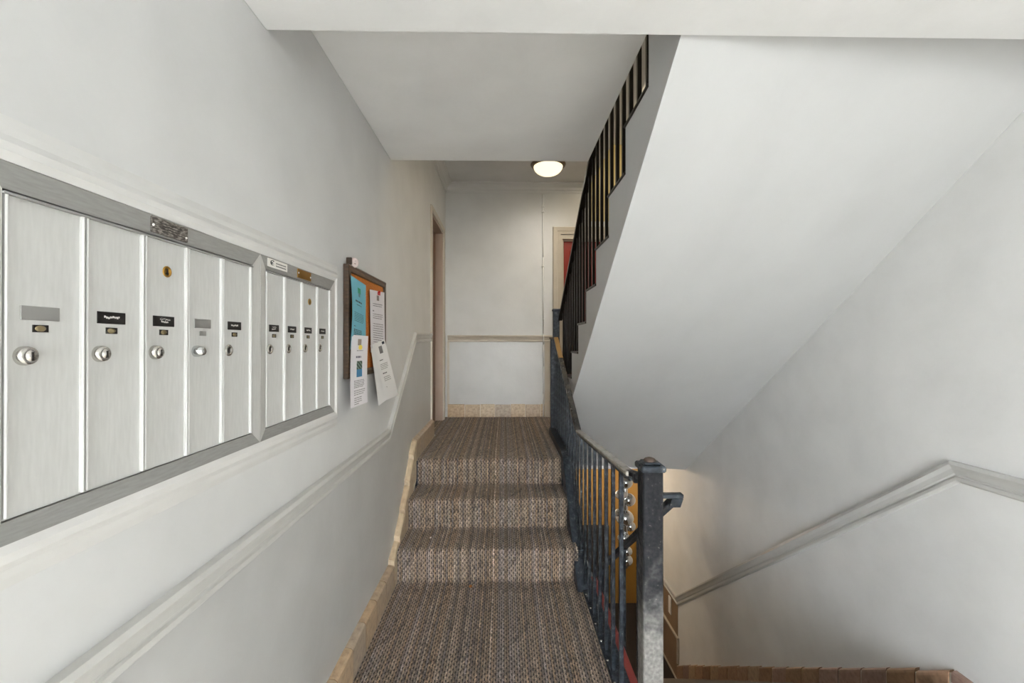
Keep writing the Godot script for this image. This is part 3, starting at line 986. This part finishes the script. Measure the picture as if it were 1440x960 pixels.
func mailbox_unit(label: String, d0: float, d1: float, doors: Array, kinds: Array, badge_at: int) -> Node3D:
	var t := thing("mailbox_bank", label, "mailboxes", v(-0.63, 1.103, (d0 + d1) / 2), "wall mailbox banks")
	var y0 := 1.103
	var y1 := 1.587
	var a: float = doors[0] - 0.002
	var b: float = doors[doors.size() - 1] + 0.002
	var di := 1.1315
	var ti := 1.5525
	var st := mb()
	box(st, -0.72, -0.633, y0 + 0.01, y1 - 0.01, d0 + 0.01, d1 - 0.01)
	obj("back_box", st, M.gap, t)
	# mitred frame: rails brushed along, stiles upright; the darker rail colour paints in their sheen
	var xf := -0.613
	for r in [[y0, di], [y1, ti]]:
		st = mb()
		var s := signf(r[1] - r[0])
		quad(st, v(xf, r[0], d0), v(xf, r[0], d1), v(xf - 0.002, r[1], b), v(xf - 0.002, r[1], a), Vector3.RIGHT)
		quad(st, v(xf - 0.002, r[1], a), v(xf - 0.002, r[1], b), v(-0.634, r[1], b), v(-0.634, r[1], a), Vector3(0, s, 0))
		quad(st, v(xf, r[0], d0), v(xf, r[0], d1), v(-0.634, r[0], d1), v(-0.634, r[0], d0), Vector3(0, -s, 0))
		obj("frame_rail", st, M.frame_metal, t)
	for r in [[d0, a], [d1, b]]:
		st = mb()
		var s := signf(r[1] - r[0])
		quad(st, v(xf, y0, r[0]), v(xf, y1, r[0]), v(xf - 0.002, ti, r[1]), v(xf - 0.002, di, r[1]), Vector3.RIGHT)
		quad(st, v(xf - 0.002, di, r[1]), v(xf - 0.002, ti, r[1]), v(-0.634, ti, r[1]), v(-0.634, di, r[1]), Vector3(0, 0, -s))
		quad(st, v(xf, y0, r[0]), v(xf, y1, r[0]), v(-0.634, y1, r[0]), v(-0.634, y0, r[0]), Vector3(0, 0, s))
		obj("frame_stile", st, M.stile_metal, t)
	st = mb()
	box(st, -0.625, xf + 0.001, ti - 0.006, ti - 0.003, a, b)
	obj("drip_lip", st, M.frame_metal, t)
	for i in doors.size() - 1:
		mailbox_door(t, doors[i], doors[i + 1], di + 0.001, ti - 0.003, kinds[i], i == badge_at)
	return t

func make_mailboxes() -> void:
	var t := mailbox_unit("nearer bank of five tall aluminium mailboxes, with a scratched grey metal plate on its frame", 0.528, 1.146, [0.566, 0.675, 0.784, 0.890, 0.999, 1.112], [0, 1, 2, 3, 4], 2)
	var st := mb()
	box(st, -0.614, -0.6105, 1.556, 1.5845, 0.794, 0.883, 0.0006)
	var pl := obj("maker_plate", st, M.scratched, t)
	tag(pl, "scratched grey metal plate")
	st = mb(true)
	for q in [[1.569, 0.797], [1.564, 0.878]]:
		st = mb(true)
		lathe(st, [Vector2(0.0025, 0), Vector2(0.002, 0.0012), Vector2(0, 0.0016)], v(-0.6105, q[0], q[1]), Vector3.RIGHT, 10)
		obj("rivet", st, M.label_white, pl)
	st = mb()
	for i in 4: box(st, -0.6105, -0.6103, 1.576 - i * 0.0045, 1.5772 - i * 0.0045, 0.812 + (i % 2) * 0.006, 0.866 - (i % 3) * 0.007)
	obj("engraving", st, M.print_dark, pl)
	t.position.x -= 0.015
	t = mailbox_unit("farther bank of four aluminium mailboxes with a white sticker and brass plate on top", 1.148, 1.645, [1.177, 1.280, 1.388, 1.500, 1.607], [5, 6, 7, 8], 2)
	# sticker
	st = mb()
	box(st, -0.6135, -0.6118, 1.562, 1.5845, 1.180, 1.286, 0.0006)
	pl = obj("sticker", st, M.label_white, t)
	tag(pl, "white sticker with a black swirl mark and two lines of small grey print")
	st = mb()
	var prev := Vector2.ZERO
	for i in 15:
		var a := deg_to_rad(40 + i * 19.0)
		var p := Vector2(1.202 + cos(a) * 0.0085, 1.5745 + sin(a) * 0.0062)
		if i > 0: bar(st, v(-0.6114, prev.y, prev.x), v(-0.6114, p.y, p.x), 0.0035, 0.0008)
		prev = p
	box(st, -0.6118, -0.6110, 1.5725, 1.5755, 1.1985, 1.206)
	obj("swirl_mark", st, M.print_dark, pl)
	st = mb()
	for r in [[1.5745, 1.5775], [1.5672, 1.5705]]:
		for i in 7: box(st, -0.6118, -0.6115, r[0], r[1], 1.222 + i * 0.008, 1.2285 + i * 0.008)
	obj("small_print", st, M.print_grey, pl)
	st = mb()
	box(st, -0.614, -0.6112, 1.557, 1.584, 1.350, 1.441, 0.0006)
	pl = obj("brass_plate", st, M.brass, t)
	tag(pl, "small brass plate")
	st = mb(true)
	for q in [[1.572, 1.355], [1.569, 1.436]]:
		st = mb(true)
		lathe(st, [Vector2(0.003, 0), Vector2(0.002, 0.0012), Vector2(0, 0.0016)], v(-0.6112, q[0], q[1]), Vector3.RIGHT, 10)
		obj("rivet", st, M.label_white, pl)
	t.position.x -= 0.015

# ------------------------------------------------------------------ notice board and papers
func page(bg: Color, seed_: int) -> Image:
	var im := Image.create(170, 220, false, Image.FORMAT_RGB8)
	im.fill(bg)
	return im

func lines(im: Image, r: RandomNumberGenerator, y: int, count: int, x0: int, x1: int, gap: int, ink: Color, thick := 2) -> void:
	for k in count:
		var x := x0
		var stop := x1 - (r.randi_range(0, 30) if k == count - 1 else r.randi_range(0, 8))
		while x < stop:
			var w := mini(r.randi_range(4, 14), stop - x)
			im.fill_rect(Rect2i(x, y + k * gap, w, thick), ink)
			x += w + 3

func paper_material(im: Image) -> StandardMaterial3D:
	im.generate_mipmaps()
	var m := StandardMaterial3D.new()
	m.albedo_texture = ImageTexture.create_from_image(im)
	m.roughness = 0.75
	m.cull_mode = BaseMaterial3D.CULL_DISABLED
	m.backlight_enabled = true
	m.backlight = Color(0.12, 0.12, 0.12)
	return m

# a sheet with thickness given by four corners (tl, tr, br, bl as d, y) and how far it stands out at top and bottom
func sheet(corners: Array, out: Callable, thick := 0.0012) -> SurfaceTool:
	var st := mb(true)
	var nu := 6
	var nv := 14
	var P := func(i: int, j: int, lift: float) -> Vector3:
		var a := float(i) / nu
		var b := float(j) / nv
		var top: Vector2 = corners[0].lerp(corners[1], a)
		var bot: Vector2 = corners[3].lerp(corners[2], a)
		var p := top.lerp(bot, b)
		return v(out.call(a, b) + lift, p.y, p.x)
	for i in nu:
		for j in nv:
			var uv := [Vector2(float(i) / nu, float(j) / nv), Vector2(float(i + 1) / nu, float(j) / nv), Vector2(float(i + 1) / nu, float(j + 1) / nv), Vector2(float(i) / nu, float(j + 1) / nv)]
			uvquad(st, [P.call(i, j, thick), P.call(i + 1, j, thick), P.call(i + 1, j + 1, thick), P.call(i, j + 1, thick)], uv, Vector3.RIGHT)
			var blank := [Vector2(0.01, 0.01), Vector2(0.02, 0.01), Vector2(0.02, 0.02), Vector2(0.01, 0.02)]
			uvquad(st, [P.call(i, j, 0.0), P.call(i + 1, j, 0.0), P.call(i + 1, j + 1, 0.0), P.call(i, j + 1, 0.0)], blank, Vector3.LEFT)
	return st

func make_board() -> void:
	var t := thing("notice_board", "dark-framed cork notice board hung on the left wall past the mailboxes", "notice board", v(-0.635, 1.213, 2.055))
	var d0 := 1.775
	var d1 := 2.334
	var y0 := 1.213
	var y1 := 1.676
	var st := mb()
	box(st, -0.645, -0.631, y0 + 0.01, y1 - 0.01, d0 + 0.01, d1 - 0.01)
	obj("cork_sheet", st, M.cork, t)
	var w := 0.030
	for r in [[d0, d1, y1 - w, y1], [d0, d1, y0, y0 + w]]:
		st = mb()
		box(st, -0.645, -0.622, r[2], r[3], r[0], r[1], 0.003)
		box(st, -0.625, -0.620, r[2] + 0.018, r[3] - 0.004, r[0] + 0.004, r[1] - 0.004, 0.002)
		obj("frame_rail", st, M.bronze_wood if r[3] == y1 else M.dark_wood, t)
	for r in [[d0, d0 + w], [d1 - w, d1]]:
		st = mb()
		box(st, -0.645, -0.6215, y0, y1, r[0], r[1], 0.003)
		obj("frame_stile", st, M.dark_wood, t)
	# hook and round tag on top of the board
	t = thing("round_tag", "small round white tag with a dark clip perched on top of the notice board", "tag", v(-0.635, 1.677, 1.80))
	st = mb()
	box(st, -0.642, -0.620, 1.676, 1.706, 1.800, 1.812, 0.002)
	obj("clip", st, M.dark_wood, t)
	st = mb(true)
	lathe(st, [Vector2(0, 0.0), Vector2(0.019, 0.0), Vector2(0.021, 0.003), Vector2(0.019, 0.007), Vector2(0.014, 0.008), Vector2(0, 0.0085)], v(-0.622, 1.690, 1.836), Vector3(0.86, 0, 0.5).normalized(), 22)
	obj("disc", st, mat(Color(0.86, 0.80, 0.79), 0.4), t)
	st = mb()
	box(st, -0.617, -0.6135, 1.695, 1.698, 1.832, 1.844)
	box(st, -0.617, -0.6135, 1.683, 1.6855, 1.826, 1.842)
	tag(obj("print", st, mat(Color(0.45, 0.3, 0.3), 0.6), t), "faint reddish marks")
	# papers
	var r := RandomNumberGenerator.new()
	r.seed = 12
	var ink := Color(0.16, 0.18, 0.2)
	var im := page(Color(0.44, 0.70, 0.77), 1)
	im.fill_rect(Rect2i(70, 24, 34, 18), Color(0.25, 0.62, 0.48))
	im.fill_rect(Rect2i(76, 40, 20, 12), Color(0.38, 0.52, 0.55))
	lines(im, r, 66, 1, 40, 140, 6, ink, 5)
	lines(im, r, 78, 1, 52, 130, 6, ink, 2)
	lines(im, r, 104, 6, 24, 146, 5, Color(0.15, 0.3, 0.36), 2)
	lines(im, r, 146, 1, 24, 50, 5, ink, 2)
	lines(im, r, 156, 4, 24, 120, 5, ink, 3)
	lines(im, r, 190, 1, 24, 60, 5, ink, 2)
	lines(im, r, 204, 1, 24, 100, 5, ink, 2)
	tag(obj("paper_sheet", sheet([Vector2(1.788, 1.631), Vector2(1.981, 1.615), Vector2(1.982, 1.318), Vector2(1.781, 1.332)], func(a, b): return -0.6195 + 0.008 * sin(PI * b) * (1.0 - a)), paper_material(im)), "pale blue printed notice on the left half of the cork board", "paper", "papers on the notice board")
	im = page(Color(0.86, 0.85, 0.87), 2)
	im.fill_rect(Rect2i(84, 4, 34, 10), Color(0.72, 0.2, 0.22))
	im.fill_rect(Rect2i(74, 16, 28, 18), Color(0.5, 0.47, 0.46))
	lines(im, r, 46, 2, 30, 150, 7, ink, 2)
	lines(im, r, 70, 1, 28, 60, 6, Color(0.05, 0.05, 0.05), 4)
	lines(im, r, 82, 3, 28, 150, 7, Color(0.35, 0.33, 0.33), 2)
	lines(im, r, 106, 1, 28, 46, 6, ink, 3)
	lines(im, r, 116, 12, 28, 152, 8, Color(0.35, 0.33, 0.33), 2)
	tag(obj("paper_sheet", sheet([Vector2(2.049, 1.605), Vector2(2.293, 1.619), Vector2(2.292, 1.300), Vector2(2.053, 1.314)], func(a, b): return -0.6215 + 0.004 * b), paper_material(im)), "white printed letter pinned on the right half of the cork board under a red pin", "paper", "papers on the notice board")
	im = page(Color(0.92, 0.91, 0.93), 3)
	im.fill_rect(Rect2i(62, 12, 36, 20), Color(0.6, 0.56, 0.52))
	for y in 16:
		for x in 40:
			if Vector2((x - 20) / 20.0, (y - 8) / 8.0).length() < 1.0: im.set_pixel(70 + x, 30 + y, Color(0.93, 0.84, 0.35))
	lines(im, r, 48, 1, 56, 120, 5, Color(0.5, 0.48, 0.5), 2)
	lines(im, r, 66, 1, 50, 130, 6, Color(0.35, 0.33, 0.42), 6)
	# printed photograph: dark trees over blue water
	for y in 50:
		for x in 56:
			var c := Color(0.16, 0.42, 0.62).lerp(Color(0.42, 0.66, 0.78), clampf(sin(x * 0.5 + y * 0.23) * 0.5 + 0.5, 0, 1) * 0.6)
			if y < 26: c = Color(0.13, 0.2, 0.14).lerp(Color(0.75, 0.85, 0.85), clampf(sin(x * 0.42 + 1.0) * sin(y * 0.5 + x * 0.2), 0, 1))
			im.set_pixel(58 + x, 82 + y, c)
	lines(im, r, 142, 5, 34, 140, 5, Color(0.4, 0.39, 0.4), 2)
	lines(im, r, 172, 3, 34, 150, 6, Color(0.45, 0.44, 0.45), 2)
	lines(im, r, 194, 4, 34, 110, 6, Color(0.4, 0.39, 0.4), 2)
	tag(obj("paper_sheet", sheet([Vector2(1.790, 1.391), Vector2(2.005, 1.389), Vector2(1.950, 1.098), Vector2(1.738, 1.101)], func(a, b): return -0.6155 + 0.014 * b * b), paper_material(im)), "white flyer with a small blue photograph hanging off the lower left of the cork board", "paper", "papers on the notice board")
	im = page(Color(0.93, 0.93, 0.93), 4)
	im.fill_rect(Rect2i(64, 16, 44, 26), Color(0.48, 0.48, 0.49))
	im.fill_rect(Rect2i(120, 4, 34, 9), Color(0.1, 0.16, 0.24))
	lines(im, r, 64, 1, 40, 100, 5, ink, 3)
	lines(im, r, 80, 4, 34, 136, 6, Color(0.5, 0.5, 0.5), 2)
	lines(im, r, 114, 1, 42, 96, 6, ink, 4)
	lines(im, r, 130, 3, 42, 128, 7, Color(0.4, 0.4, 0.4), 2)
	lines(im, r, 168, 1, 48, 76, 6, ink, 4)
	tag(obj("paper_sheet", sheet([Vector2(2.067, 1.351), Vector2(2.278, 1.376), Vector2(2.509, 1.064), Vector2(2.240, 1.068)], func(a, b): return -0.6155 + 0.0155 * b), paper_material(im)), "white folded letter hanging askew off the lower right of the cork board", "paper", "papers on the notice board")
	im = page(Color(0.93, 0.93, 0.93), 5)
	tag(obj("paper_sheet", sheet([Vector2(2.050, 1.347), Vector2(2.15, 1.354), Vector2(2.265, 1.066), Vector2(2.135, 1.056)], func(a, b): return -0.6185 + 0.014 * b), paper_material(im)), "blank back leaf showing behind the askew white letter on the cork board", "paper", "papers on the notice board")
	for q in [[1.998, 1.600, -0.6095, 2.125]]:
		st = mb(true)
		lathe(st, [Vector2(0.003, 0), Vector2(0.003, 0.006), Vector2(0.006, 0.009), Vector2(0.005, 0.014), Vector2(0, 0.015)], v(-0.6225, 1.608, 2.177), Vector3.RIGHT, 12)
		tag(obj("push_pin", st, mat(Color(0.72, 0.12, 0.12), 0.3)), "red push pin at the top of the white letter on the cork board", "push pin")

# ------------------------------------------------------------------ lamp and small things
func make_lamp(at: Vector3) -> void:
	var t := thing("ceiling_lamp", "white glass dome lamp glowing on the landing ceiling", "lamp", at)
	var st := mb(true)
	lathe(st, [Vector2(0.0, 0.0), Vector2(0.168, 0.0), Vector2(0.172, -0.008), Vector2(0.165, -0.02), Vector2(0.15, -0.028), Vector2(0.0, -0.028)], at, Vector3.UP, 40)
	obj("base_ring", st, mat(Color(0.42, 0.36, 0.29), 0.35, 0.7), t)
	st = mb(true)
	var prof: Array = []
	for i in 11:
		var a := PI / 2 * i / 10.0
		prof.append(Vector2(0.142 * cos(a), -0.024 - 0.088 * sin(a)))
	lathe(st, prof, at, Vector3.UP, 40)
	var m := StandardMaterial3D.new()
	m.albedo_color = Color(0.95, 0.93, 0.88)
	m.roughness = 0.35
	m.emission_enabled = true
	m.emission = Color(1.0, 0.93, 0.78)
	m.emission_energy_multiplier = 1.3
	obj("lamp_shade", st, m, t)
	var l := SpotLight3D.new()
	l.name = "downward_glow"
	l.position = Vector3(0, -0.125, 0)
	l.rotation.x = -PI / 2
	l.light_color = Color(1.0, 0.97, 0.92)
	l.light_energy = 0.6
	l.light_size = 0.12
	l.spot_angle = 84
	l.spot_range = 12
	l.spot_attenuation = 2.0
	l.shadow_enabled = true
	t.add_child(l)

func make_upper_lamp(at: Vector3) -> void:
	var t := thing("bulkhead_lamp", "round white lamp high over the upper flight, hidden above its underside", "lamp", at)
	var st := mb(true)
	lathe(st, [Vector2(0, -0.002), Vector2(0.11, -0.002), Vector2(0.11, -0.03), Vector2(0, -0.03)], at, Vector3.UP, 24)
	obj("base", st, M.white_trim, t)
	st = mb(true)
	lathe(st, [Vector2(0.1, -0.03), Vector2(0.09, -0.06), Vector2(0.05, -0.085), Vector2(0, -0.09)], at, Vector3.UP, 24)
	var m := StandardMaterial3D.new()
	m.albedo_color = Color(0.95, 0.93, 0.88)
	m.emission_enabled = true
	m.emission = Color(1.0, 0.9, 0.7)
	m.emission_energy_multiplier = 1.2
	obj("lamp_shade", st, m, t)
	var l := OmniLight3D.new()
	l.name = "glow"
	l.position = Vector3(0, -0.13, 0)
	l.light_color = Color(1.0, 0.93, 0.8)
	l.light_energy = 1.2
	l.light_size = 0.25
	l.omni_range = 12
	l.omni_attenuation = 2.0
	l.shadow_enabled = true
	t.add_child(l)

func make_added_downlight(at: Vector3) -> void:  # added out of view so floor bounce lifts the beam and slab
	var t := thing("added_downlight", "unseen white downlight added in the lobby ceiling to bounce light off the pale floor", "lamp", at)
	var st := mb(true)
	lathe(st, [Vector2(0.055, -0.001), Vector2(0.055, -0.006), Vector2(0.075, -0.006), Vector2(0.078, -0.001)], at, Vector3.UP, 24)
	obj("rim", st, M.white_trim, t)
	st = mb(true)
	lathe(st, [Vector2(0.055, -0.002), Vector2(0.03, -0.003), Vector2(0, -0.003)], at, Vector3.UP, 24)
	var m := StandardMaterial3D.new()
	m.emission_enabled = true
	m.emission = Color(1.0, 0.97, 0.92)
	m.emission_energy_multiplier = 1.2
	obj("lens", st, m, t)
	var l := SpotLight3D.new()
	l.name = "beam"
	l.position = Vector3(0, -0.02, 0)
	l.rotation.x = -PI / 2
	l.light_color = Color(1.0, 0.98, 0.95)
	l.light_energy = 8.0
	l.light_size = 0.05
	l.spot_angle = 42
	l.spot_range = 8
	l.spot_attenuation = 2.0
	l.shadow_enabled = true
	t.add_child(l)

func make_small() -> void:
	make_lamp(v(0.43, 3.107, 4.30))
	# lower landing lamp, mostly hidden under the stair
	var t := thing("globe_lamp", "small warm globe lamp under the ceiling of the lower landing", "lamp", v(0.72, 0.08, 5.6))
	var st := mb(true)
	lathe(st, [Vector2(0, 0), Vector2(0.05, 0), Vector2(0.05, -0.02), Vector2(0.03, -0.04), Vector2(0, -0.04)], v(0.72, 0.08, 5.6), Vector3.UP, 20)
	obj("base", st, M.brass, t)
	st = mb(true)
	var prof: Array = []
	for i in 13:
		var a := -PI / 2 + PI * i / 12.0
		prof.append(Vector2(0.07 * cos(a), -0.10 + 0.07 * sin(a)))
	lathe(st, prof, v(0.72, 0.08, 5.6), Vector3.UP, 24)
	var m := StandardMaterial3D.new()
	m.albedo_color = Color(0.95, 0.9, 0.8)
	m.emission_enabled = true
	m.emission = Color(1.0, 0.8, 0.5)
	m.emission_energy_multiplier = 1.5
	obj("lamp_shade", st, m, t)
	var l := OmniLight3D.new()
	l.name = "glow"
	l.position = Vector3(0, -0.1, 0)
	l.light_color = Color(1.0, 0.93, 0.82)
	l.light_energy = 0.55
	l.light_size = 0.06
	l.omni_range = 10
	l.omni_attenuation = 2.0
	l.shadow_enabled = true
	t.add_child(l)
	# added lobby downlight, then the lamp of the floor above, over the upper flight
	make_added_downlight(v(0.75, 2.42, -0.2))
	make_upper_lamp(v(1.40, 3.55, 3.0))
	# shiny lumpy pipework seen between the balusters
	t = thing("silver_pipework", "shiny silver bulbous pipework hanging under the landing, seen beside the newel", "pipework", v(1.27, -1.0, 4.62))
	st = mb(true)
	tube(st, [v(1.27, 0.09, 4.62), v(1.27, -1.0, 4.62)], 0.03, 14)
	obj("pipe", st, M.bright_chrome, t)
	for q in [[1.27, -0.10, 0.075], [1.22, -0.23, 0.06], [1.31, -0.30, 0.08], [1.26, -0.47, 0.095], [1.20, -0.42, 0.05], [1.33, -0.58, 0.06], [1.25, -0.68, 0.065], [1.28, -0.82, 0.06], [1.29, -0.94, 0.07]]:
		st = mb(true)
		prof = []
		for i in 11:
			var a := -PI / 2 + PI * i / 10.0
			prof.append(Vector2(q[2] * cos(a), q[2] * 0.85 * sin(a)))
		lathe(st, prof, v(q[0], q[1], 4.62 + (0.03 if q[0] > 1.28 else -0.02)), Vector3.UP, 20)
		obj("fitting", st, M.bright_chrome, t)
	# surface cable on the landing end wall
	t = thing("wall_cable", "thin white cable conduit running up the landing end wall", "cable", v(0.43, 0.55, 4.84))
	st = mb(true)
	tube(st, [v(0.425, 3.0, 4.842), v(0.428, 2.3, 4.842), v(0.430, 1.46, 4.841), v(0.430, 1.40, 4.820), v(0.430, 1.34, 4.838), v(0.434, 1.1, 4.84), v(0.428, 0.8, 4.838), v(0.428, 0.70, 4.826), v(0.428, 0.548, 4.826)], 0.0065, 8)
	obj("conduit", st, M.white_trim, t)
	for y in [2.86, 2.80, 2.2, 1.62]:
		st = mb()
		box(st, 0.412, 0.442, y - 0.006, y + 0.006, 4.832, 4.85, 0.002)
		obj("clip", st, M.white_trim, t)
	# cover plate low on the right wall
	st = mb()
	box(st, 1.817, 1.8265, -1.615, -1.43, 4.79, 4.86, 0.003)
	tag(obj("cover_plate", st, M.label_white), "narrow white cover plate on the brown wall below the right chair rail", "plate")
	# things lying on the carpet
	st = mb()
	var c := v(-0.187, 0.006, 2.46)
	for i in 6:
		var a := TAU * i / 6.0
		var b := TAU * (i + 1) / 6.0
		tri(st, c + Vector3(0, 0.006, 0), c + Vector3(cos(a) * 0.010, 0.0, sin(a) * 0.018), c + Vector3(cos(b) * 0.010, 0.0, sin(b) * 0.018), Vector3.UP)
		tri(st, c + Vector3(0, -0.004, 0), c + Vector3(cos(a) * 0.010, 0.0, sin(a) * 0.018), c + Vector3(cos(b) * 0.010, 0.0, sin(b) * 0.018), Vector3.DOWN)
	tag(obj("dry_leaf", st, mat(Color(0.66, 0.42, 0.2), 0.7)), "tiny dry orange leaf lying on the carpet before the first step", "leaf")
	st = mb()
	box(st, -0.447, -0.439, 0.182, 0.188, 2.665, 2.673, 0.002)
	tag(obj("paper_scrap", st, M.label_white), "tiny white scrap lying on the lowest carpeted tread", "scrap")

func _ready() -> void:
	make_view()
	make_materials()
	make_shell()
	make_stairs()
	make_carpet()
	make_trim()
	make_tiles()
	make_railings()
	make_mailboxes()
	make_board()
	make_small()
